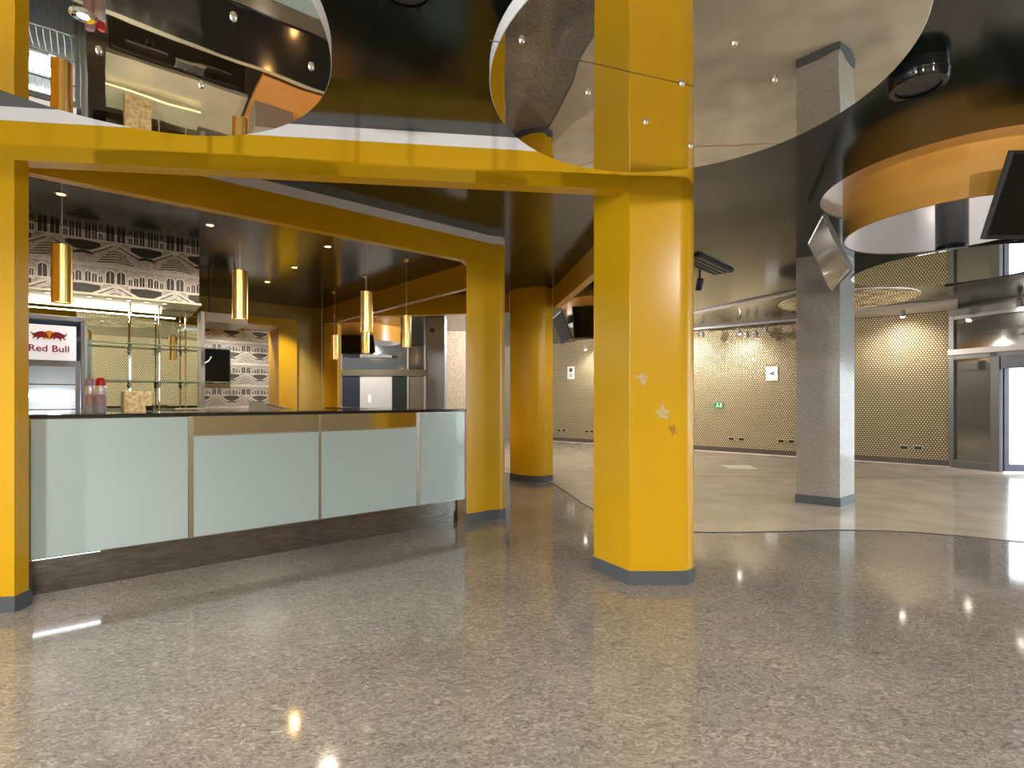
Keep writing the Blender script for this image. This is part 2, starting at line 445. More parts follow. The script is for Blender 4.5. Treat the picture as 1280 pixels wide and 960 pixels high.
# ------------------------------------------------------------------ yellow portals and columns
def plinth(poly, parent, h=.09, base=(0, 0)):
    p = [(x-base[0], y-base[1]) for x, y in poly]
    return MB().prism(off(p, .008), .0, h).build('skirting', BASEG, parent=parent)
def rel(poly, base): return [(x-base[0], y-base[1]) for x, y in poly]
def arc(cx, cy, r, a0, a1, n=10):
    return [(cx + r*math.cos(math.radians(a0+(a1-a0)*k/n)), cy + r*math.sin(math.radians(a0+(a1-a0)*k/n))) for k in range(n+1)]

d1 = (Vector(F1)-Vector(F0)).normalized()
FL = Vector(F0) - d1*1.45
t = thing('portal_frame', 'long yellow beam and left pier framing the bar front, nearest the camera', 'portal', (F0[0], F0[1], 0))
pier = rel(strip(FL, F0, 0, .10), F0)
f1 = Vector(F1) - d1*.001; n1 = Vector((-d1.y, d1.x))
up1 = rel([tuple(FL), tuple(f1), tuple(f1+Vector((-.056, .094))), tuple(FL+n1*.10)], F0)
m = MB(); m.prism(pier, 0, SOF-.0005); m.prism(up1, SOF, BT); m.build('frame', Y, t)
MB().prism(up1, BT+.0005, CEIL-.001).build('top_band', WHITE, t)
MB().prism(off(pier, .008), 0, .09).build('skirting', BASEG, t)

# main column
mc = [F1, (1.075, 3.325)] + arc(1.075, 3.475, .15, -90, 0)[1:] + [(1.23, 3.85), (1.0, 4.05), (.80, 3.97), (.58, 3.64)]
t = thing('column', 'large yellow column with rounded right edge and torn sticker marks, nearest the camera', 'column', (F1[0], F1[1], 0))
MB().prism(rel(mc, F1), 0, CEIL).build('shaft', Y, t, bevel=.006)
plinth(mc, t, .09, F1)
def star(cx, cz, r, n, seed, y, th=.0015):
    random.seed(seed); pts = []
    for k in range(n*2):
        a = PI*k/n + .35; q = (r if k % 2 == 0 else r*.48)*(.45+.95*random.random())
        pts.append((cx+q*math.cos(a), cz+q*math.sin(a)))
    k = len(pts)
    vs = [(x, y-th, z) for x, z in pts] + [(x, y+.001, z) for x, z in pts] + [(cx, y-th, cz)]
    return vs, [(i, (i+1) % k, 2*k) for i in range(k)] + [(i, k+i, k+(i+1) % k, (i+1) % k) for i in range(k)]
RES = noisy('torn_paper_residue', (.52, .36, .12), (.66, .50, .26), 60, .7)
RESB = pm('brown_glue_mark', (.40, .20, .004), .6)
for (x, z, r, n, sd, mt) in ((.083, 1.335, .062, 5, 3, RES), (.213, 1.115, .062, 5, 11, RES), (.282, 1.005, .036, 6, 5, RESB)):
    vs, fs = star(x, z, r, n, sd, 0)
    o = MB().add(vs, fs).build('sticker_mark', mt, t, smooth=False)
    if mt is RESB: o['label'] = 'brown glue mark'
    else: o['label'] = 'pale torn sticker residue'

# bar portal: beam 2 + column 2
b0 = A - U*.085
p2 = [tuple(B), (B.x+U.x*.30, B.y+U.y*.30), (-.125, 5.195), (-.085, 5.235), (-.073, 5.285), (-.078, 5.60), (-.475, 5.52)]
t = thing('portal_frame', 'yellow beam slanting away above the bar counter to a yellow pier', 'portal', (B.x, B.y, 0))
up2 = [tuple(b0)] + p2[1:] + [tuple(B+Vector((-.02, .24))), tuple(B+V*.08-U*.012), tuple(b0+V*.08)]
m = MB(); m.prism(rel(up2, B), SOF, BT); m.prism(rel(p2, B), 0, SOF-.0005); m.build('frame', Y, t)
MB().prism(rel(up2, B), BT+.0005, CEIL-.001).build('top_band', WHITE, t)
plinth(p2, t, .09, (B.x, B.y))

# inner beam above the return counter, back beam, far column, connecting beam
c0, c1 = (-3.45, 9.30), (-.30, 5.93)
t = thing('beam', 'yellow beam inside the bar running back above the small pendants, white line under it', 'beam', (c1[0], c1[1], 0))
MB().prism(rel(strip(c1, tuple(Vector(c0)-(Vector(c0)-Vector(c1)).normalized()*.02), -.10, 0), c1), SOF+.001, CEIL-.003).build('beam_body', Y, t, smooth=False)
MB().prism(rel(strip(c1, c0, -.016, .0), c1), SOF-.012, SOF).build('edge_strip', WHITE, t, smooth=False)
t = tag(MB().prism(rel(strip((-2.33, 8.32), (-.04, 7.95), 0, .12), (0, 7.95)), SOF, CEIL-.003).build('beam', Y, loc=(0, 7.95, 0), smooth=False), 'short dull yellow beam crossing at the back between bar and far yellow column', 'beam')
t = thing('pier', 'narrow yellow pier at the far end of the inner beam behind small pendants', 'pier', (-3.31, 9.02, 0))
m = MB(); m.box(0, .235, 0, .2, 0, SOF-.013)
m.build('shaft', Y, t, smooth=False); MB().box(-.006, .241, -.006, .206, 0, .09).build('skirting', BASEG, t, smooth=False)
p3 = [(-.03, 7.74), (.12, 7.60), (.28, 7.52), (.44, 7.485), (.50, 7.50), (.51, 7.57), (.605, 7.60), (.63, 8.0), (0, 8.12)]
t = thing('column', 'far yellow column with glossy curved face standing behind the bar pier', 'column', (.3, 7.8, 0))
MB().prism(rel(p3, (.3, 7.8)), 0, CEIL).build('shaft', Y, t)
MB().prism([(x*1.015, y*1.03) for x, y in rel(p3, (.3, 7.8))], 0, .09).build('skirting', BASEG, t)
tag(MB().prism(rel(strip((.612, 7.575), (1.05, 4.10), 0, .10), (.58, 7.62)), SOF, CEIL-.003).build('beam', Y, loc=(.58, 7.62, 0), smooth=False), 'yellow beam running from the nearest column back to the far yellow column', 'beam')

# embossed pillar
pp = [(3.67, 5.73), (4.012, 6.0), (3.672, 6.27), (3.33, 6.0)]
t = thing('pillar', 'square grey embossed pillar standing alone in the hall before the gold wall', 'pillar', (3.67, 6.0, 0))
MB().prism(rel(pp, (3.67, 6.0)), 0, CEIL).build('shaft', EMB, t, smooth=False); plinth(pp, t, .10, (3.67, 6.0))
# far pillars seen through the bar
t = thing('pillar', 'tan embossed pillar far beyond the bar, seen beside the bar pier', 'pillar', (-1.38, 12.6, 0))
MB().box(-.26, .26, -.26, .26, 0, CEIL).build('shaft', noisy('tan_embossed', (.40, .32, .24), (.55, .46, .36), 22, .35, bump=.3), t, smooth=False)
MB().box(-.268, .268, -.268, .268, 0, .1).build('skirting', BASEG, t, smooth=False)
t = thing('pillar', 'blue-grey glossy pillar far beyond the bar, left of the tan pillar', 'pillar', (-1.52, 10.3, 0))
MB().box(-.19, .19, -.16, .16, 0, CEIL).build('shaft', BLUEGR, t, bevel=.02)
MB().cyl(0, 0, 0, .012, .05, 20, M=Matrix.Translation((-.06, -.16, 2.58)) @ Matrix.Rotation(PI/2, 4, 'X')).build('round_plate', BLACK, t)
MB().box(-.198, .198, -.168, .168, 0, .1).build('skirting', BASEG, t, smooth=False)

# ------------------------------------------------------------------ ceiling mirror discs
HD = 2.60
def mirror_disc(label, cx, cy, r, mat, screws, seam=None, spot=None, th=.065):
    t = thing('mirror_disc', label, 'ceiling mirror', (cx, cy, HD))
    m = MB(); m.lathe([(0, th), (r, th), (r, 0.004), (r-.004, .002), (0, .002)], 96); m.build('rim', WHITE, t)
    MB().cyl(0, 0, .0, .0025, r-.003, 96).build('mirror_face', mat, t)
    for k in range(4):
        a = PI/4 + k*PI/2; MB().cyl(.55*r*math.cos(a), .55*r*math.sin(a), th, CEIL-HD-.001, .012, 10).build('hanger', ALU, t)
    for (x, y) in screws:
        s = MB().lathe([(0, -.016), (.008, -.015), (.012, -.009), (.0125, 0)], 16)
        s.build('mirror_screw', CHROME, t, loc=(x-cx, y-cy, 0))
    if seam:
        (x0, y0), (x1, y1) = seam
        MB().prism(strip((x0-cx, y0-cy), (x1-cx, y1-cy), -.0022, .0022), -.0012, .0004).build('seam', pm('mirror_seam', (.35, .27, .16), .4, .5), t, smooth=False)
    if spot:
        s = MB().lathe([(.018, -.004), (.034, -.008), (.042, -.002), (.042, .0)], 28).build('spotlight_ring', CHROME, t, loc=(spot[0]-cx, spot[1]-cy, 0))
        MB().cyl(0, 0, -.005, -.002, .018, 20).build('lens', LEDC, s)
    return t
def at(px, py, h):
    z = 640*(h-1.2)/(500-py); return ((px-640)/640*z, z)
mirror_disc('round ceiling mirror reflecting the large yellow column, hung beside its top', .765, 2.285, .865, MIRR,
            [at(*p, HD) for p in ((735, 115), (807, 152), (863, 182), (852, 104), (918, 53), (968, 99), (652, 50))], (at(612, 50, HD), at(868, 108, HD)))
mirror_disc('round ceiling mirror reflecting the bar, upper left before the yellow beam', -1.575, 1.845, .873, MIRG,
            [at(*p, HD) for p in ((124, 63), (252, 106), (292, 21), (389, 83))], None, at(104, 19, HD))
mirror_disc('far round ceiling mirror reflecting gold wall, hung behind the embossed grey pillar', 4.72, 7.25, .84, MIRR, [], th=.015)

# ------------------------------------------------------------------ hanging drums with screens
def make_carousel(label, x, y):
    t = thing('screen_carousel', label, 'ceiling fixture', (x, y, 2.2), 0, 'amber drums with screens')
    r = .70
    MB().lathe([(r, .31), (r, .80), (r-.012, .80), (r-.012, .31)], 72, closed=True).build('drum', ORANGE, t)
    m = MB(); m.lathe([(r-.0125, .312), (r-.0125, .80), (r-.016, .80), (r-.016, .312)], 72, closed=True); m.build('drum_lining', WHITE, t)
    MB().cyl(0, 0, .014, .995, .10, 32).build('pole', BLACKG, t)
    m = MB(); m.cyl(0, 0, 0, .002, .64, 72, 0); m.cyl(0, 0, .002, .014, .642, 72, 1)
    m.build('mirror_plate', [MIRB, BLACK], t)
    for a in (143, 263, 23):
        c, s = math.cos(math.radians(a)), math.sin(math.radians(a))
        MB().tube([(c*.10, s*.10, .03), (c*.45, s*.45, .03), (c*.60, s*.60, .03)], .012).build('bracket', BLACK, t)
    return t
def make_tv(label, x, y, ang, zb=2.2, dist=.72, w=.80, h=.50, tilt=22, group=None, yaw=0):
    """screen hung round a drum; faces outwards along ang, leaning out at the top"""
    a = math.radians(ang)
    t = thing('television', label, 'television', (x + dist*math.cos(a), y + dist*math.sin(a), zb), 0, group, rot=(math.radians(-tilt)*-1, 0, a+PI/2+math.radians(yaw)))
    MB().box(-w/2, w/2, 0, .026, 0, h).build('casing', BLACK, t, bevel=.003)
    MB().tube([(0, .02, h*.45), (0, .055, h*.3), (0, .055, .03)], .014).build('mount', BLACK, t)
    MB().box(-w/2+.02, w/2-.02, -.003, .0005, .025, h-.02).build('screen', SCREEN, t, smooth=False)
    for sg in (-1, 1): MB().box(sg*w/2-.003, sg*w/2+.003, -.004, .028, 0, h).build('edge_trim', DKGREY, t, smooth=False)
    return t
GT = 'flat screens hung around the drums'
for i, (x, y) in enumerate(DRUMS):
    make_carousel(['amber drum with white lining and black pole over a mirror plate, at the upper right',
                   'amber drum with white lining seen through the bar, beyond the small pendants',
                   'amber drum with mirror plate half hidden behind the nearest yellow column'][i], x, y)
make_tv('tilted flat screen edge-on reflecting gold, left side of the large amber drum', *DRUMS[0], 143, group=GT, yaw=14)
make_tv('black flat screen leaning towards the camera under the large amber drum', *DRUMS[0], 269, group=GT)
make_tv('flat screen on the far side of the large amber drum, seen from behind', *DRUMS[0], 23, group=GT)
make_tv('wide black flat screen facing the camera, beside the nearest yellow column', *DRUMS[2], 252, group=GT, w=.9, h=.52, tilt=16)
make_tv('narrow-looking black flat screen next to the far yellow column, seen at an angle', *DRUMS[2], 186, group=GT)
make_tv('black flat screen under the amber drum seen through the bar', *DRUMS[1], 265, group=GT, h=.42)

# round black ceiling speakers, slot diffuser
def speaker(x, y, r, h, label):
    t = thing('ceiling_speaker', label, 'speaker', (x, y, CEIL-h), 0, 'round black ceiling fittings')
    m = MB(); m.lathe([(0, h), (r, h), (r, .015), (r-.008, 0), (r-.03, 0), (r-.03, .02), (0, .02)], 48); m.build('housing', BLACKG, t)
    MB().lathe([(r+.002, h*.5), (r+.004, h*.46), (r+.004, h*.42), (r+.002, h*.38)], 48).build('ring', BLACKG, t)
    MB().cyl(0, 0, .012, .018, r-.032, 40).build('grille', DKGREY, t)
speaker(2.03, 2.56, .125, .10, 'round black fitting on the dark ceiling between right mirror and amber drum')
speaker(-.42, 2.03, .13, .03, 'flush round black fitting on the dark ceiling between the two near mirrors')
t = thing('air_diffuser', 'black slotted air diffuser in the ceiling right of the nearest yellow column', 'air vent', (2.38, 6.25, CEIL-.038), .80)
MB().box(-.5, .5, -.13, .13, .012, .035).build('housing', BLACK, t, smooth=False)
for k in range(4): MB().box(-.48, .48, -.115+k*.065, -.085+k*.065, 0, .015).build('slat', DKGREY, t, smooth=False)

# ------------------------------------------------------------------ bar counter
t = thing('bar_counter', 'long bar counter with frosted glass front, steel frame and thin black top', 'counter', (A.x, A.y, 0), BROT)
MB().box(.0, 3.10, -.012, .66, 1.088, 1.112).build('countertop', CTOP, t, bevel=.004)
MB().box(.005, 3.10, .014, .64, .235, 1.086).build('carcass', STEEL, t, smooth=False)
MB().box(.02, 3.08, .10, .60, .0, .235).build('plinth', STEELK, t, smooth=False)
MB().box(.825, 2.60, .002, .016, .955, 1.086).build('fascia', STEELP, t, smooth=False)
for (u0, u1, z1, lb) in ((.015, .815, 1.082, 1), (.848, 1.706, .945, 0), (1.726, 2.576, .945, 0), (2.618, 3.098, 1.082, 1)):
    o = MB().box(u0, u1, -.004, .012, .243, z1).build('front_panel', FROST, t, bevel=.002)
for u0, u1 in ((.817, .846), (1.708, 1.724), (2.578, 2.616)): MB().box(u0, u1, .0, .016, .236, 1.086).build('frame_post', STEEL, t, smooth=False)
MB().box(.847, 2.577, -.001, .016, .946, .955).build('frame_rail', STEEL, t, smooth=False)
MB().box(.847, 2.577, 0, .016, .236, .243).build('frame_rail', STEEL, t, smooth=False)
MB().box(.02, .34, .03, .08, .229, .234).build('led_strip', LEDC, t, smooth=False)
MB().box(.03, 3.05, .665, 1.10, .84, .88).build('work_shelf', CREAMST, t, smooth=False)
for k in range(4): MB().box(.1+.9*k, .14+.9*k, .98, 1.02, 0, .84).build('shelf_leg', STEEL, t, smooth=False)

AMBREFL = noisy('amber_painted_reflection', (.56, .27, .075), (.66, .33, .10), 3, .25, stretch=(1, 1, 6))  # orange reflection on the steel bar units, painted in as colour
# return counter under the inner beam
dr = (Vector(c0)-Vector(c1)).normalized(); rr = math.atan2(dr.y, dr.x)
t = thing('bar_counter', 'plain return counter under the inner yellow beam, behind the small pendants', 'counter', (c1[0]-.2, c1[1]+.35, 0), rr)
MB().box(.35, 3.6, -.30, .30, 1.05, 1.075).build('countertop', CTOP, t, bevel=.004)
MB().box(.38, 3.57, -.27, .27, .10, 1.05).build('carcass', AMBREFL, t, smooth=False)
MB().box(.40, 3.55, -.22, .22, 0, .10).build('plinth', STEELK, t, smooth=False)

# back bar: bulkhead with mural, lit canopy, mirror, cheek, worktop
MATK = [noisy('print_grey', (.36, .35, .335), (.58, .56, .54), 26, .45), pm('print_dark', (.035, .033, .032), .45), noisy('print_light', (.62, .60, .58), (.88, .86, .83), 40, .45), noisy('print_mid', (.46, .45, .44), (.78, .76, .74), 30, .45)]
MATL = [pm('print2_grey', (.38, .35, .32), .5), pm('print2_dark', (.09, .08, .075), .5), pm('print2_light', (.68, .64, .58), .5), pm('print2_mid', (.48, .44, .40), .5)]
def clip(poly, x0, x1, z0, z1):
    for ax, lim, sgn in ((0, x0, 1), (0, x1, -1), (1, z0, 1), (1, z1, -1)):
        out = []
        for i in range(len(poly)):
            p, q = poly[i-1], poly[i]
            ip, iq = sgn*(p[ax]-lim) >= 0, sgn*(q[ax]-lim) >= 0
            if ip != iq:
                k = (lim-p[ax])/(q[ax]-p[ax]); out.append((p[0]+(q[0]-p[0])*k, p[1]+(q[1]-p[1])*k))
            if iq: out.append(q)
        poly = out
        if not poly: return []
    return poly
def archp(cx, z0, w, h, n=6):
    r = w/2
    return [(cx-r, z0), (cx+r, z0)] + [(cx + r*math.cos(PI*k/n), z0+h-r + r*math.sin(PI*k/n)) for k in range(n+1)]
def mural(m, x0, x1, z0, z1, s0, apex, P=.5, T=.42, y=0):
    """black-and-white print of stairs and arches repeated over the rectangle"""
    lay = [0]
    def put(poly, mi, layer):
        c = clip(poly, x0, x1, z0, z1)
        if len(c) >= 3: m.add([(a, y-.0004*layer, b) for a, b in c], [tuple(range(len(c)))], mi)
    put([(x0, z0), (x1, z0), (x1, z1), (x0, z1)], 0, 0)
    f = P/.5; g = T/.42
    for j in range(-1, int((apex-z0)/T)+2):
        za = apex - j*T
        for i in range(-1, int((x1-x0)/P)+3):
            c = x0 + s0 + i*P
            S = lambda pts: [(c+px*f, za+pz*g) for px, pz in pts]
            put(S([(-.25, -.13), (.25, -.13), (.25, -.24), (-.25, -.24)]), 3, 1)
            put(S([(-.25, -.235), (-.12, -.20), (0, -.175), (.12, -.20), (.25, -.235), (.25, -.25), (-.25, -.25)]), 2, 2)
            for sg in (-1, 1):
                q = lambda pts: S([(sg*px, pz) for px, pz in (pts if sg > 0 else pts[::-1])])
                put(q([(.12, -.015), (.25, -.005), (.25, -.10), (.12, -.085)]), 1, 1)
                put(q([(.10, .0), (.25, .015), (.25, .0), (.10, -.018)]), 2, 2)
                put(q([(.17, -.12), (.25, -.10), (.25, -.13), (.18, -.14)]), 1, 2)
            put(S([(0, -.01), (.17, -.135), (0, -.215), (-.17, -.135)]), 3, 3)
            for k in range(5):
                zz = -.075 - .026*k; w = .06+.022*k
                put(S([(-w, zz-.02), (0, zz), (w, zz-.02), (w, zz-.029), (0, zz-.009), (-w, zz-.029)]), 1, 4)
                put(S([(-w, zz-.029), (0, zz-.009), (w, zz-.029), (w, zz-.035), (0, zz-.016), (-w, zz-.035)]), 2, 4)
            for sg in (-1, 1):
                q = lambda pts: S([(sg*px, pz) for px, pz in (pts if sg > 0 else pts[::-1])])
                put(q([(0, .012), (.20, -.10), (.19, -.122), (0, -.014)]), 2, 5)
                put(q([(.02, -.024), (.19, -.122), (.185, -.13), (.02, -.036)]), 1, 5)
            for (px, w, h) in ((-.215, .042, .10), (-.165, .036, .085), (-.118, .03, .065), (-.043, .066, .125), (.043, .066, .125), (.118, .03, .065), (.165, .036, .085), (.215, .042, .10)):
                put(archp(c+px*f, za-.405*g, (w+.014)*f, (h+.012)*g), 2, 6)
                put(archp(c+px*f, za-.405*g, w*f, h*g), 1, 7)
                put([(c+(px-.003)*f, za-.405*g), (c+(px+.003)*f, za-.405*g), (c+(px+.003)*f, za-(.41-h)*g), (c+(px-.003)*f, za-(.41-h)*g)], 3, 8)
            put(S([(-.25, -.405), (.25, -.405), (.25, -.418), (-.25, -.418)]), 2, 8)
    return m
MV = 2.30
t = thing('back_bar_bulkhead', 'hung bulkhead with black and white mural of stairs and arches above the bar mirror', 'bulkhead', (*bar(-.75, MV), 2.17), BROT)
MB().box(0, 1.91, .006, .56, .08, CEIL-2.17).build('carcass', CREAM, t, smooth=False)
mural(MB(), 0, 1.91, .08, CEIL-2.17, .55+.14, 2.766-2.17).build('mural', MATK, t, loc=(0, .004, 0), smooth=False)
MB().box(-.0, 1.93, -.006, .56, .06, .08).build('canopy', CREAM, t, smooth=False)
for k in range(8):
    s = MB().lathe([(.020, -.002), (.026, -.004), (.028, .0)], 20).build('spot_ring', WHITEM, t, loc=(.52+.155*k, .12, .06))
    MB().cyl(0, 0, -.0015, .001, .020, 16).build('lens', LEDW, s)
MB().box(.02, 1.60, .455, .495, .01, .06).build('led_strip', LEDW, t, smooth=False)

t = thing('bar_mirror', 'tall mirror wall behind the bar shelves reflecting gold hexagon wall', 'mirror', (*bar(-.75, MV+.51), .90), BROT)
MB().box(0, 1.97, 0, .01, 0, 1.322).build('mirror_face', MIRB, t, smooth=False)
MB().box(0, 1.97, .01, .05, 0, 1.322).build('backing', MIDGREY, t, smooth=False)
MB().box(1.97, 2.01, -.15, .05, 0, 1.322).build('cheek', pm('grey_cheek', (.34, .33, .31), .4), t, smooth=False)

t = thing('back_bar_worktop', 'low steel and cream worktop with drawers along the back of the bar', 'worktop', (*bar(.36, 1.62), 0), BROT)
MB().box(0, 1.15, 0, .94, .86, .90).build('top', CREAMST, t, bevel=.004)
MB().box(.02, 1.13, .03, .92, .1, .86).build('carcass', STEEL, t, smooth=False)
for k in range(2):
    o = MB().box(.04+.54*k, .56+.54*k, .012, .03, .14, .82).build('drawer_front', STEEL, t, bevel=.003)
    MB().tube([(.14+.54*k, -.01, .74), (.46+.54*k, -.01, .74)], .008).build('handle', CHROME, o)
MB().box(.02, 1.13, .06, .9, 0, .1).build('plinth', STEELK, t, smooth=False)
MB().box(0, .80, .52, .93, .90, .96).build('upstand', CREAMST, t, smooth=False)
MB().box(0, .80, .513, .52, .945, .952).build('led_strip', LEDY, t, smooth=False)

t = thing('service_cabinet', 'low steel cabinet, amber reflection painted on its top, right end of the back bar', 'cabinet', (*bar(1.54, 1.12), 0), BROT)
MB().box(0, 1.0, 0, 1.2, .86, .90).build('top', AMBREFL, t, bevel=.004)
MB().box(.02, .98, .02, 1.18, .1, .86).build('carcass', STEEL, t, smooth=False)
for k in range(2):
    o = MB().box(.03+.475*k, .495+.475*k, .004, .02, .13, .84).build('door', STEEL, t, bevel=.003)
    MB().tube([(.45+.09*k, -.01, .5), (.45+.09*k, -.01, .7)], .007).build('handle', CHROME, o)
MB().box(.04, .96, .06, 1.1, 0, .1).build('plinth', STEELK, t, smooth=False)

# glass shelves on chrome rods
t = thing('bottle_rack', 'empty glass shelves on slim chrome rods in front of the bar mirror', 'shelf rack', (*bar(.1, MV+.24), .96), BROT)
rods = []
for px in (163, 199, 232):
    k = (px-640)/640; o_ = Vector(bar(0, MV+.24)); s = (k*o_.y-o_.x)/(U.x-k*U.y); rods.append(s-.1)
for z in (.83, .44):
    MB().box(.0, 1.42, -.09, .09, z, z+.008).build('glass_shelf', GLASSG, t, smooth=False)
    MB().box(.0, 1.42, -.0915, -.09, z, z+.008).build('glass_edge', pm('green_glass_edge', (.20, .30, .26), .1), t, smooth=False)
for u in rods:
    MB().tube([(u, 0, 0), (u, 0, 1.265)], .0075, 10).build('rod', CHROME, t)
    for z in (.83, .44):
        m = MB(); m.lathe([(0, -.004), (.026, -.004), (.028, 0), (.010, -.012), (.017, -.03), (.020, -.045), (.012, -.062), (.009, -.07)], 18)
        m.build('bracket', pm('pale_bracket', (.78, .80, .66), .15, .5), t, loc=(u, 0, z))

# drinks fridge
RW = .46
t = thing('drinks_fridge', 'grey drinks fridge with lit white header and glass door behind the counter', 'fridge', (*bar(-.002, 1.50), 0), BROT)
fr = MB()
w2 = RW/2
fr.box(-w2, w2, .0, .58, 1.86, 1.905).box(-w2, w2, .55, .58, .05, 1.86).box(-w2, -w2+.03, .0, .55, .05, 1.86).box(w2-.03, w2, .0, .55, .05, 1.86).box(-w2, w2, 0, .55, .05, .20)
fr.box(-w2+.03, w2-.03, .0, .55, 1.50, 1.53)
fr.build('cabinet', GREYM, t, bevel=.006)
MB().box(-w2+.03, w2-.03, .50, .548, .2, 1.5).build('lining', WHITE, t, smooth=False)
hp = MB().box(-w2+.06, w2-.06, -.004, .0, 1.53, 1.82).build('header', pm('lit_header', (.75, .75, .80), .3, emit=(.9, .9, 1), es=.45), t, smooth=False)
dr_ = MB(); dr_.box(-w2+.035, -w2+.065, -.012, -.001, .22, 1.51).box(w2-.065, w2-.035, -.012, -.001, .22, 1.51).box(-w2+.065, w2-.065, -.012, -.001, .22, .26).box(-w2+.065, w2-.065, -.012, -.001, 1.48, 1.51)
door = dr_.build('door', GREYM, t, smooth=False)
MB().box(-w2+.065, w2-.065, -.008, -.004, .26, 1.48).build('door_glass', GLASS, door, smooth=False)
for z in (.55, .90, 1.12, 1.33):
    m = MB()
    for k in range(9): m.tube([(-w2+.05+.045*k, .05, z), (-w2+.05+.045*k, .48, z)], .003, 6)
    m.tube([(-w2+.035, .05, z), (w2-.035, .05, z)], .005, 6); m.build('wire_shelf', CHROME, t)
MB().box(-w2+.05, w2-.12, .47, .495, 1.22, 1.26).build('led_strip', LEDC, t, smooth=False)
MB().box(-w2+.05, w2-.12, .44, .495, .95, 1.10).build('lamp_cover', emis('fridge_lamp', (.95, .97, 1), 2.0), t, smooth=False)
def text(body, name, size, mat, parent, loc, rot, ext=.001, align='CENTER', bold=0):
    cu = bpy.data.curves.new(name, 'FONT'); cu.body = body; cu.size = size; cu.extrude = ext; cu.align_x = align; cu.offset = bold
    o = bpy.data.objects.new(name, cu); COL.objects.link(o); bpy.context.view_layer.update()
    me = bpy.data.meshes.new_from_object(o.evaluated_get(bpy.context.evaluated_depsgraph_get()))
    bpy.data.objects.remove(o); bpy.data.curves.remove(cu); me.name = name
    me.materials.clear(); me.materials.append(mat)
    q = bpy.data.objects.new(name, me); COL.objects.link(q); q.parent = parent; q.location = loc; q.rotation_euler = rot
    return q
LRED = pm('logo_red', (.33, .02, .04), .4); LYEL = pm('logo_yellow', (.85, .42, .02), .4)
hx = .0
text('Red Bull', 'lettering', .076, LRED, hp, (hx, -.0055, 1.60), (PI/2, 0, 0), bold=.0013)
m = MB()
def bull(sg):
    pts = [(.015, .015), (.03, .045), (.055, .06), (.09, .058), (.12, .045), (.145, .03), (.165, .05), (.172, .047), (.155, .015), (.14, .0), (.16, -.02), (.15, -.024), (.125, -.008), (.11, -.01), (.115, -.035), (.105, -.036), (.09, -.012), (.06, -.008), (.045, -.028), (.036, -.024), (.045, 0), (.03, -.004), (.012, -.012), (.008, .0)]
    q = [(hx + sg*x*.66, 1.72+z*.75) for x, z in pts]; n = len(q)
    if sg < 0: q = q[::-1]
    vs = [(x, -.0065, z) for x, z in q] + [(x, -.004, z) for x, z in q]
    return vs, [tuple(range(n))] + [(i, n+i, n+(i+1) % n, (i+1) % n) for i in range(n)]
for sg in (-1, 1):
    vs, fs = bull(sg); MB().add(vs, fs, 0).build('emblem_animal', LRED, hp, smooth=False)
m.cyl(0, 0, 0, .0015, .036, 24, 1, M=Matrix.Translation((hx, -.0045, 1.737)) @ Matrix.Rotation(PI/2, 4, 'X'))
m.build('emblem_disc', [LRED, LYEL], hp, smooth=False)

# spray cans and small things on the counter
def can(px, label, cap):
    z = 3.66; x = (px-640)/640*z
    t = thing('spray_can', label, 'spray can', (x, z, 1.112), .4, 'spray cans on the counter')
    MB().lathe([(0, 0), (.030, 0), (.032, .004), (.032, .175), (.029, .188), (.024, .194), (0, .194)], 28).build('can', CANW, t)
    MB().lathe([(.0235, .190), (.029, .192), (.029, .222), (.026, .232), (.020, .245), (0, .246)], 24).build('cap', cap, t)
    MB().lathe([(.0323, .05), (.0323, .13)], 28).build('print', noisy('can_print', (.20, .35, .62), (.80, .35, .22), 45, .3), t)
can(126, 'spray can with red cap on the bar counter', RED)
can(112.5, 'spray can with mauve cap on the bar counter, next to the fridge', PURPLE)
x, z = (187-640)/640*4.1, 4.1
t = thing('ashtray', 'small black ashtray on the bar counter under the glass shelves', 'ashtray', (x, z, 1.112))
MB().lathe([(0, 0), (.024, 0), (.028, .04), (.024, .042), (.020, .012), (0, .012)], 24).build('bowl', BLACK, t)
x, z = (238-640)/640*4.42, 4.42
t = thing('bar_tray', 'flat steel-edged black tray on the bar counter before the grey cheek', 'tray', (x, z, 1.112), BROT)
MB().box(-.11, .11, -.05, .05, 0, .012).build('mat', BLACK, t, smooth=False)
for q in (-.055, .05): MB().box(-.115, .115, q, q+.005, 0, .02).build('rim', CHROME, t, smooth=False)
t = thing('printed_carton', 'cream printed carton with an orange side on the worktop before the mirror', 'carton', (*bar(.62, 2.20), .96), BROT+.1)
MB().box(-.11, .11, 0, .12, 0, .33).build('box', noisy('cream_print', (.40, .28, .16), (.80, .66, .38), 28, .5), t, smooth=False)
MB().box(.11, .113, 0, .12, 0, .33).build('side_label', pm('orange_print', (.80, .32, .12), .5), t, smooth=False)
t = thing('ice_bin', 'grey steel bin with sloping lid at the right end of the back bar', 'ice bin', (*bar(1.72, 1.60), .902), BROT)
vs = [(-.15, 0, 0), (.22, 0, 0), (.22, .3, 0), (-.15, .3, 0), (-.15, 0, .29), (.22, 0, .20), (.22, .3, .20), (-.15, .3, .29)]
MB().add(vs, [(0, 3, 2, 1), (4, 5, 6, 7), (0, 1, 5, 4), (1, 2, 6, 5), (2, 3, 7, 6), (3, 0, 4, 7)]).build('lid', MIDGREY, t, smooth=False)
MB().tube([(-.05, -.01, .25), (.12, -.01, .21)], .006).build('handle', CHROME, t)

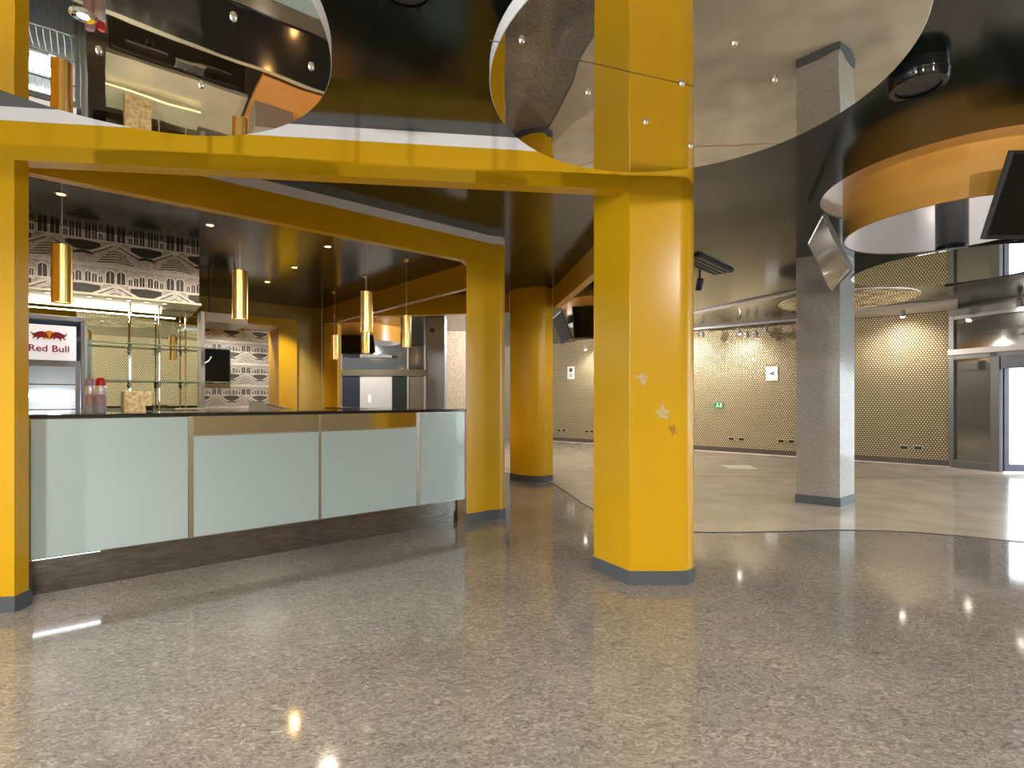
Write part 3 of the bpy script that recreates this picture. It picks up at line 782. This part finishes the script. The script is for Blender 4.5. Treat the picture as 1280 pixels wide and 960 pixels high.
# ------------------------------------------------------------------ pendants
def pendant(px, z, label, first=None):
    x = (px-640)/640*z
    if first:
        c = copy_tree(first); c.location = (x, z, 1.825); c['label'] = label; return c
    t = thing('pendant_lamp', label, 'pendant lamp', (x, z, 1.825), 0, 'gold tube pendants over the bar')
    r = .054
    MB().lathe([(r-.003, .01), (r, 0), (r, .37), (r-.004, .375), (0, .375)], 40).build('shade', PGOLD, t)
    MB().cyl(0, 0, .012, .02, r-.006, 24).build('lens', PENDL, t)
    MB().tube([(0, 0, .37), (0, 0, CEIL-1.825-.01)], .0025, 6).build('cord', pm('cord', (.45, .42, .36), .5), t)
    MB().lathe([(0, 0), (.03, .0), (.035, .012), (.035, .022)], 24).build('canopy', PGOLD, t, loc=(0, 0, CEIL-1.825-.0225))
    return t
p0 = pendant(77.5, 3.30, 'large gold tube pendant at the left, in front of the mural')
for px, z, lb in ((300, 3.96, 'gold tube pendant before the dark ceiling, just right of the mural'),
                  (458, 4.72, 'gold tube pendant hanging over the middle of the counter, before the inner beam'),
                  (508, 6.06, 'gold tube pendant nearest the bar pier, in front of the far drum'),
                  (456.5, 6.85, 'gold tube pendant half hidden behind the one over the counter'),
                  (418, 7.9, 'smallest gold tube pendant beside the narrow yellow pier')):
    pendant(px, z, lb, p0)
# recessed amber downlights in the bar ceiling
first = None
for (x, y, lb) in ((-3.63, 4.12, 'amber downlight in the bar ceiling by the cord of the large left pendant'), (-2.86, 4.85, 'amber downlight in the bar ceiling right of the mural'), (-1.99, 5.53, 'amber downlight in the bar ceiling between the two middle pendants'),
                   (-2.72, 6.4, 'amber downlight in the bar ceiling, second from the back'), (-3.43, 7.18, 'amber downlight in the bar ceiling, farthest back')):
    if first is None:
        first = thing('downlight', lb, 'downlight', (x, y, CEIL-.006), 0, 'amber downlights in the bar ceiling')
        MB().lathe([(.028, .0), (.038, -.003), (.044, .002), (.044, .006)], 28).build('ring', CHROME, first)
        MB().cyl(0, 0, .0, .003, .028, 20).build('lens', AMBER, first)
    else:
        c = copy_tree(first); c.location = (x, y, CEIL-.006); c['label'] = lb
    light('SPOT', 'downlight_and_fill_beam', (x, y, CEIL-.02), 60 if y < 6 else 14, (1, .84, .64) if y < 6 else (1, .55, .2), .03, (x, y, 0), 2.7, .5)

# ------------------------------------------------------------------ room behind the bar
q0, q1 = bar(.6, 5.28), bar(3.44, 5.28)
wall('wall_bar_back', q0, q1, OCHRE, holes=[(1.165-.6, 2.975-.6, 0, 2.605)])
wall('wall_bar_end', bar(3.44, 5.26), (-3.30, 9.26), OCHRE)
t = thing('door_portal', 'bright yellow door surround with rounded corner in the back wall of the bar', 'door surround', (*bar(2.07, 5.14), 0), BROT)
m = MB()
def rounded(x0, x1, z1, r):
    return [(x0, 0), (x0, z1-r)] + [(x0+r-r*math.cos(PI/2*k/6), z1-r+r*math.sin(PI/2*k/6)) for k in range(1, 7)] + [(x1-r+r*math.sin(PI/2*k/6), z1-r+r*math.cos(PI/2*k/6)) for k in range(0, 7)] + [(x1, 0)]
Oo = rounded(-.90, .90, 2.60, .07); Ii = rounded(-.60, .60, 2.46, .02)
n = len(Oo)
vs = [(x, 0, z) for x, z in Oo] + [(x, 0, z) for x, z in Ii] + [(x, .70, z) for x, z in Oo] + [(x, .70, z) for x, z in Ii]
fs = []
for i in range(n-1):
    fs += [(i, n+i, n+i+1, i+1), (2*n+i, 2*n+i+1, 3*n+i+1, 3*n+i), (i, i+1, 2*n+i+1, 2*n+i), (n+i, 3*n+i, 3*n+i+1, n+i+1)]
fs += [(0, 2*n, 3*n, n), (n-1, 2*n-1, 4*n-1, 3*n-1)]
m.add(vs, fs); m.build('surround', Y, t)
t = thing('hanging_canopy', 'small white box canopy hanging between the mural and the yellow door surround', 'canopy', (*bar(1.39, 3.6), 2.24), BROT)
MB().box(0, .50, 0, .8, 0, .12).build('box', WHITE, t, smooth=False)
for q in (.1, .4): MB().cyl(q, .4, .12, CEIL-2.243, .012, 10).build('hanger', ALU, t)
# patterned wall beyond
t = tag(mural(MB(), 0, 3.0, 0, CEIL-.02, .1, 2.55, .5, .42).build('wallpaper_wall', MATL, loc=(*bar(.4, 6.9), 0), rotz=BROT, smooth=False), 'pale patterned wallpaper wall with arches seen through the yellow door surround', 'wallpaper')
MB().box(0, 3.0, .002, .1, 0, CEIL-.02).build('backing', MIDGREY, t, smooth=False)
t = thing('television', 'black screen with a pale curved mark on the patterned wall beyond the bar', 'television', (*bar(1.60, 6.84), 1.52), BROT)
MB().box(-.62, .62, 0, .05, 0, .66).build('casing', BLACK, t, bevel=.004)
MB().box(-.60, .60, -.002, .0, .02, .64).build('screen', SCREEN, t, smooth=False)
MB().tube([(.10+.2*math.cos(a), -.004, .52+.17*math.sin(a)) for a in [PI*1.05+PI*.9*k/14 for k in range(15)]], .012, 6).build('curved_mark', pm('pale_mark', (.62, .66, .55), .4, emit=(.7, .8, .6), es=.4), t)

# ------------------------------------------------------------------ hall wall fittings
def gw(px, py):
    k = (px-640)/640; s = (k*G0.y-G0.x)/(GD.x-k*GD.y); p = G0+GD*s
    return p, 1.2 + (500-py)*p.y/640
GN = Vector((GD.y, -GD.x))       # into the room
if GN.dot(Vector((0, 0))-G0) < 0: GN = -GN
WR = math.atan2(GD.y, GD.x)      # local -y faces the room
SIGNW = pm('sign_white', (.80, .79, .76), .45)
def placard(px, py, w, h, label, kind):
    p, z = gw(px, py); p = p + GN*.012
    t = thing('wall_sign', label, 'sign', (p.x, p.y, z-h/2), WR)
    MB().box(-w/2, w/2, -.006, .006, 0, h).build('plate', SIGNW, t, smooth=False)
    m = MB()
    if kind == 'tri':
        m.add([(-.05, -.0075, h*.50), (.05, -.0075, h*.36), (.05, -.0075, h*.46), (0, -.0075, h*.50), (.05, -.0075, h*.54), (.05, -.0075, h*.66)], [(0, 1, 2, 3), (0, 3, 4, 5)])
    else:
        m.cyl(0, 0, 0, .0015, .06, 20, M=Matrix.Translation((0, -.0062, h*.72)) @ Matrix.Rotation(PI/2, 4, 'X'))
        m.box(-.05, .05, -.0075, -.006, h*.2, h*.26); m.box(-.05, .05, -.0075, -.006, h*.34, h*.40)
    m.build('symbol', DKGREY, t, smooth=False)
placard(965, 467, .24, .31, 'white wall sign with a dark arrow symbol, left of the embossed pillar', 'tri')
placard(714, 466, .24, .36, 'white wall sign with black round symbol near the far yellow column', 'round')
p, z = gw(898.5, 506.5); p = p + GN*.02
t = thing('exit_sign', 'small green emergency exit sign on the gold wall', 'sign', (p.x, p.y, z-.075), WR)
MB().box(-.10, .10, -.015, .015, 0, .15).build('plate', pm('exit_green', (.02, .22, .10), .4, emit=(.05, .5, .22), es=.15), t, smooth=False)
m = MB(); m.cyl(0, 0, 0, .0015, .017, 14, M=Matrix.Translation((-.02, -.0155, .115)) @ Matrix.Rotation(PI/2, 4, 'X'))
for q in ([(-.05, .075), (-.01, .095), (.0, .08), (-.035, .06)], [(-.025, .06), (.02, .03), (.03, .04), (-.0, .075)], [(-.03, .06), (-.06, .025), (-.045, .02), (-.015, .055)], [(.04, .03), (.08, .03), (.08, .12), (.04, .12)]):
    m.add([(a, -.0165, b) for a, b in q], [(0, 1, 2, 3)])
m.build('symbol', SIGNW, t, smooth=False)
for px, py, lb in ((699.5, 538, 'first from the far yellow column'), (705.5, 538, 'second from the far yellow column'), (734, 539.5, 'next to last before the nearest yellow column'), (740, 539.5, 'last before the nearest yellow column'), (914.5, 548.5, 'below the exit sign, left of its pair'), (927, 549, 'below the exit sign, right of its pair'),
                   (976.5, 551.5, 'left of the pair beside the embossed pillar'), (989.5, 552, 'right of the pair beside the embossed pillar'), (1130, 559.5, 'left one between pillar and glass front'), (1147.5, 560, 'right one between pillar and glass front')):
    p, z = gw(px, py); p = p + GN*.012
    t = thing('wall_socket', 'dark low wall socket, ' + lb, 'socket', (p.x, p.y, z-.04), WR, 'sockets low on the gold wall')
    MB().box(-.07, .07, -.008, .01, 0, .085).build('plate', pm('socket_plate', (.45, .38, .22), .4), t, smooth=False)
    MB().box(-.055, .055, -.011, -.007, .015, .07).build('insert', BLACK, t, smooth=False)

# track and spotlights
def wallside(px, dist):
    """point on the ray through px at a distance from the gold wall"""
    k = (px-640)/640; g = G0 + GN*dist; s = (k*g.y-g.x)/(GD.x-k*GD.y); return g + GD*s
tr0, tr1 = wallside(866, .5), wallside(1000, .5)
tag(MB().prism(rel(strip(tr0, tr1, -.03, .03), tr0), CEIL-.05, CEIL-.002).build('lighting_track', MIDGREY, loc=(tr0.x, tr0.y, 0), smooth=False), 'grey lighting track on the ceiling along the gold wall, left of the embossed pillar', 'lighting track')
def spot(px, py, dist, label, energy, lit=True, aim=None, colr=MIDGREY):
    p = wallside(px, dist); z = 1.2 + (500-py)*p.y/640
    t = thing('spotlight', label, 'spotlight', (p.x, p.y, z), 0, 'spotlights on the hall ceiling')
    w = p - GN*dist + (Vector(aim) if aim else Vector((0, 0)))
    tgt = Vector((w.x, w.y, 1.7)); dirv = (tgt-Vector((p.x, p.y, z))).normalized()
    M = dirv.to_track_quat('Z', 'Y').to_matrix().to_4x4()
    MB().lathe([(0, -.10), (.03, -.10), (.045, -.06), (.05, .03), (.046, .03), (.04, 0), (0, 0)], 24, M=M).build('head', colr, t)
    MB().lathe([(0, .062), (.02, .058), (.034, .044), (.040, .028), (.040, 0), (0, 0)] if lit else [(0, .012), (.038, .012), (.038, 0), (0, 0)], 20, M=M).build('lens', LAMP if lit else DKGREY, t)
    MB().tube([(0, 0, .0), (0, 0, CEIL-z-(.052 if px < 1000 and px > 866 else .002))], .010, 8).build('stem', colr, t)
    if lit: light('SPOT', 'spot_beam', Vector((p.x, p.y, z)) + dirv*.075, energy, (1, .93, .86), .05, tgt, 2.3, 1.)
spot(924, 415, .55, 'lit spotlight on the track above the exit sign', 70)
spot(878, 419, .55, 'dim spotlight at the column end of the track', 0, False)
spot(934, 420, .5, 'unlit round spotlight hanging just right of the lit track one', 0, False)
spot(945, 418, .5, 'unlit spotlight second to the right of the lit track one', 0, False)
spot(958, 414, .5, 'unlit spotlight at the pillar end of the track', 0, False)
spot(1128, 393, .60, 'bright spotlight on the ceiling between pillar and glass front', 80)
spot(1275, 380, .75, 'bright spotlight above the open glass door at right edge', 22, aim=(.3, 0))
spot(731, 435, .60, 'bright spotlight beneath the screens beside the nearest yellow column', 70)
spot(855, 415, .55, 'spotlight hidden behind the nearest yellow column', 70)
t = thing('spotlight', 'small black spotlight on the ceiling right beside the nearest yellow column', 'spotlight', (2.42, 6.6, 2.70), 0, 'spotlights on the hall ceiling')
MB().lathe([(0, -.08), (.04, -.08), (.045, .05), (.04, .06), (0, .06)], 20, M=Matrix.Rotation(.6, 4, 'X')).build('head', BLACK, t)
MB().tube([(0, 0, .0), (0, 0, CEIL-2.70)], .012, 8).build('stem', BLACK, t)

# ------------------------------------------------------------------ glass front on the right
t = thing('window_1', 'aluminium glass front with fixed pane and transom at the right', 'window', (S0.x, S0.y, 0), SROT); t['kind'] = 'structure'
# local x runs along the front, +y is outside (left of direction)
H1 = 2.70
m = MB(); m.box(0, .085, -.05, .05, 0, H1).box(.64, .77, -.05, .05, 0, 2.0).box(1.72, 1.85, -.05, .05, 0, 2.0).box(3.2, 3.3, -.05, .05, 0, H1).box(.085, 3.2, -.05, .05, H1-.07, H1)
m.box(.085, .64, -.05, .05, 0, .13).box(1.85, 3.2, -.05, .05, 0, .13).box(.085, 3.2, -.05, .05, 1.92, 2.0)
m.build('frame', ALU, t, bevel=.004)
MB().box(.0, 3.3, -.075, .05, 2.0, 2.10).build('rail', ALUL, t, bevel=.004)
MB().box(.085, 3.2, -.004, .004, 2.10, H1-.07).build('pane', GLASSD, t, smooth=False)
MB().box(.085, .64, -.004, .004, .13, 1.92).build('pane', GLASSD, t, smooth=False)
MB().box(1.85, 3.2, -.004, .004, .13, 1.92).build('pane', GLASS, t, smooth=False)
struct(MB().box(0, 3.3, -.06, .06, H1, CEIL+.2).build('wall_front', pm('dark_header', (.16, .15, .15), .5), loc=(S0.x, S0.y, 0), rotz=SROT, smooth=False))
struct(MB().box(.77, 1.72, -.03, .03, 1.72, 1.92).build('trim_8', pm('blue_grey_header', (.10, .115, .15), .35), loc=(S0.x, S0.y, 0), rotz=SROT, smooth=False))
# open door leaf outside
LD = thing('door_1', 'open glazed white door leaf standing outside the glass front', 'door', (*(S0+SD*.80), 0), SROT+math.radians(62)); LD['kind'] = 'structure'
m = MB(); m.box(0, .07, -.02, .02, .02, 1.9).box(.78, .85, -.02, .02, .02, 1.9).box(.07, .78, -.02, .02, 1.82, 1.9).box(.07, .78, -.02, .02, .02, .14)
m.build('leaf_frame', pm('blue_grey_frame', (.045, .05, .075), .35), LD, smooth=False)
MB().box(.07, .78, -.003, .003, .14, 1.82).build('pane', GLASS, LD, smooth=False)
MB().tube([(.80, -.05, .95), (.80, -.05, 1.15)], .012).build('handle', BLACK, LD)
SN = Vector((-SD.y, SD.x))
if SN.dot(S0) < 0: SN = -SN
e0, e1 = S0 - SD*4 + SN*.06, S0 + SD*12 + SN*.06
struct(MB().prism([tuple(e0), tuple(e1), tuple(e1+SN*9), tuple(e0+SN*9)], -.2, -.005).build('ground_outside', pm('pale_paving', (.72, .72, .74), .6), smooth=False))
fa, fb = S0 - SD*1.5 + SN*4.2, S0 + SD*7 + SN*4.2
struct(MB().prism(strip(fa, fb, 0, .2), -.1, 3.6).build('wall_outside', pm('white_render', (.82, .83, .86), .7), smooth=False))

# ------------------------------------------------------------------ far entrance seen through the bar
YE = 15.55
def ex(px): return (px-640)/640*YE
t = thing('entrance_screen', 'dark framed entrance screen with doors at the far end, seen through the bar', 'entrance screen', (ex(470), YE, 0)); x0 = ex(470)
E_ = lambda px: ex(px)-x0
MB().box(E_(428), E_(450), 0, .05, 0, 1.93).build('door', pm('blue_black_door', (.030, .035, .048), .15), t, smooth=False)
o = MB().box(E_(450), E_(490), 0, .05, 0, 1.93).build('door', PALE, t, smooth=False); o['label'] = 'pale grey door'
MB().box(E_(460), E_(464), -.004, 0, 1.12, 1.36).build('notice', SIGNW, o, smooth=False)
MB().box(E_(490), E_(509), 0, .05, 0, 1.93).build('side_panel', pm('black_green', (.02, .03, .025), .15), t, smooth=False)
MB().box(E_(511), E_(530), 0, .05, 0, 1.93).build('side_panel', pm('brown_grey', (.15, .13, .10), .2), t, smooth=False)
MB().box(E_(415), E_(533), -.06, .08, 1.93, 2.12).build('header', pm('bronze_header', (.10, .085, .05), .3), t, smooth=False)
for a, b in ((415, 427.5), (509, 511), (530, 533)): MB().box(E_(a), E_(b), -.03, .06, 0, CEIL-.002).build('post', ALUL, t, smooth=False)
MB().box(E_(427.5), E_(509), .0, .02, 2.12, CEIL-.02).build('transom_pane', pm('grey_reflecting_glass', (.16, .17, .18), .08, .6), t, smooth=False)
MB().box(E_(511), E_(530), .0, .02, 2.12, CEIL-.02).build('transom_pane', pm('grey_reflecting_glass_2', (.10, .10, .09), .08, .6), t, smooth=False)

# ------------------------------------------------------------------ lights
w = bpy.data.worlds.new('World'); sc.world = w; w.use_nodes = True
bg = w.node_tree.nodes['Background']; bg.inputs[0].default_value = (.90, .95, 1, 1); bg.inputs[1].default_value = 8
# LED run under the back bar canopy
c = bar(.25, MV+.35)
light('AREA', 'canopy_led', (c[0], c[1], 2.155), 10, (1, .93, .74), sx=1.5, sy=.08, rot=(0, 0, BROT))
c = bar(.02, 1.7); light('POINT', 'fridge_lamp', (c[0], c[1], 1.2), 2.2, (.94, .97, 1), .04)
for px, z in ((77.5, 3.30), (300, 3.96), (458, 4.72), (508, 6.06), (418, 7.9)):
    light('SPOT', 'pendant_beam', ((px-640)/640*z, z, 1.825), 4, (1, .82, .55), .04, ((px-640)/640*z, z, 0), 1.4, .6)
c = bar(2.1, 6.1); light('SPOT', 'passage_lamp', (c[0], c[1], CEIL-.08), 90, (1, .94, .84), .06, (c[0], c[1], 0), 2.4, .6)
c = bar(2.3, 4.6); light('SPOT', 'portal_lamp', (c[0]+.4, c[1]-.2, CEIL-.08), 110, (1, .92, .78), .05, (*bar(2.75, 5.2), 1.5), .95, .8)
for (x, y) in DRUMS: light('POINT', 'drum_lamp', (x, y-.3, CEIL+.22), 12, (1, .93, .85), .06)
# downlights added to brighten foreground and hall; one by the gold wall is real
for (x, y, e) in ((-2.6, -2.2, 115), (.4, -1.6, 70), (2.6, .2, 62), (1.2, -.6, 90), (-1.4, -.8, 90), (4.6, 2.2, 90), (-3.9, .4, 150), (-.4, .8, 70), (2.5, 1.6, 45), (-2.8, 1.2, 60), (2.6, 11.0, 120), (6.4, 9.6, 40), (-.6, 10.6, 110), (-4.6, 13.8, 110), (6.4, 5.2, 50), (1.2, 6.6, 28)):
    if (x, y) in ((-.4, .8), (2.5, 1.6), (-2.8, 1.2), (6.4, 5.2), (-3.9, .4), (4.6, 2.2), (1.2, -.6), (-1.4, -.8), (1.2, 6.6), (6.4, 9.6)): light('SPOT', 'downlight_and_fill_beam', (x, y, CEIL-.03), e*2.0, (1, .94, .86), .05, (x, y, 0), 2.45, .7)
    else: light('POINT', 'fill_bulb', (x, y, CEIL-.07), e*2.0, (1, .94, .86), .045)
    m = MB().lathe([(.045, -.001), (.06, -.005), (.065, .0)], 24).build('downlight', CHROME, loc=(x, y, CEIL-.004))
    tag(m, 'chrome ring downlight in the dark ceiling, from a set mostly added for fill', 'downlight', 'ring downlights in the dark ceiling')

# ------------------------------------------------------------------ camera
cam = bpy.data.cameras.new('camera'); co = bpy.data.objects.new('camera', cam); COL.objects.link(co); sc.camera = co
cam.sensor_width = 36; cam.lens = 18; cam.shift_y = 20/1280; cam.clip_end = 100; cam.clip_start = .05
co.location = (0, 0, 1.2); co.rotation_euler = (PI/2, 0, 0)
vs_ = sc.view_settings; vs_.view_transform = 'Standard'; vs_.look = 'None'; vs_.gamma = 1; vs_.use_curve_mapping = False; vs_.exposure = .28
sc.cycles.use_denoising = True
sc.cycles.max_bounces = 10; sc.cycles.diffuse_bounces = 5; sc.cycles.glossy_bounces = 6; sc.cycles.transparent_max_bounces = 12
sc.cycles.sample_clamp_indirect = 6; sc.cycles.caustics_reflective = False; sc.cycles.caustics_refractive = False
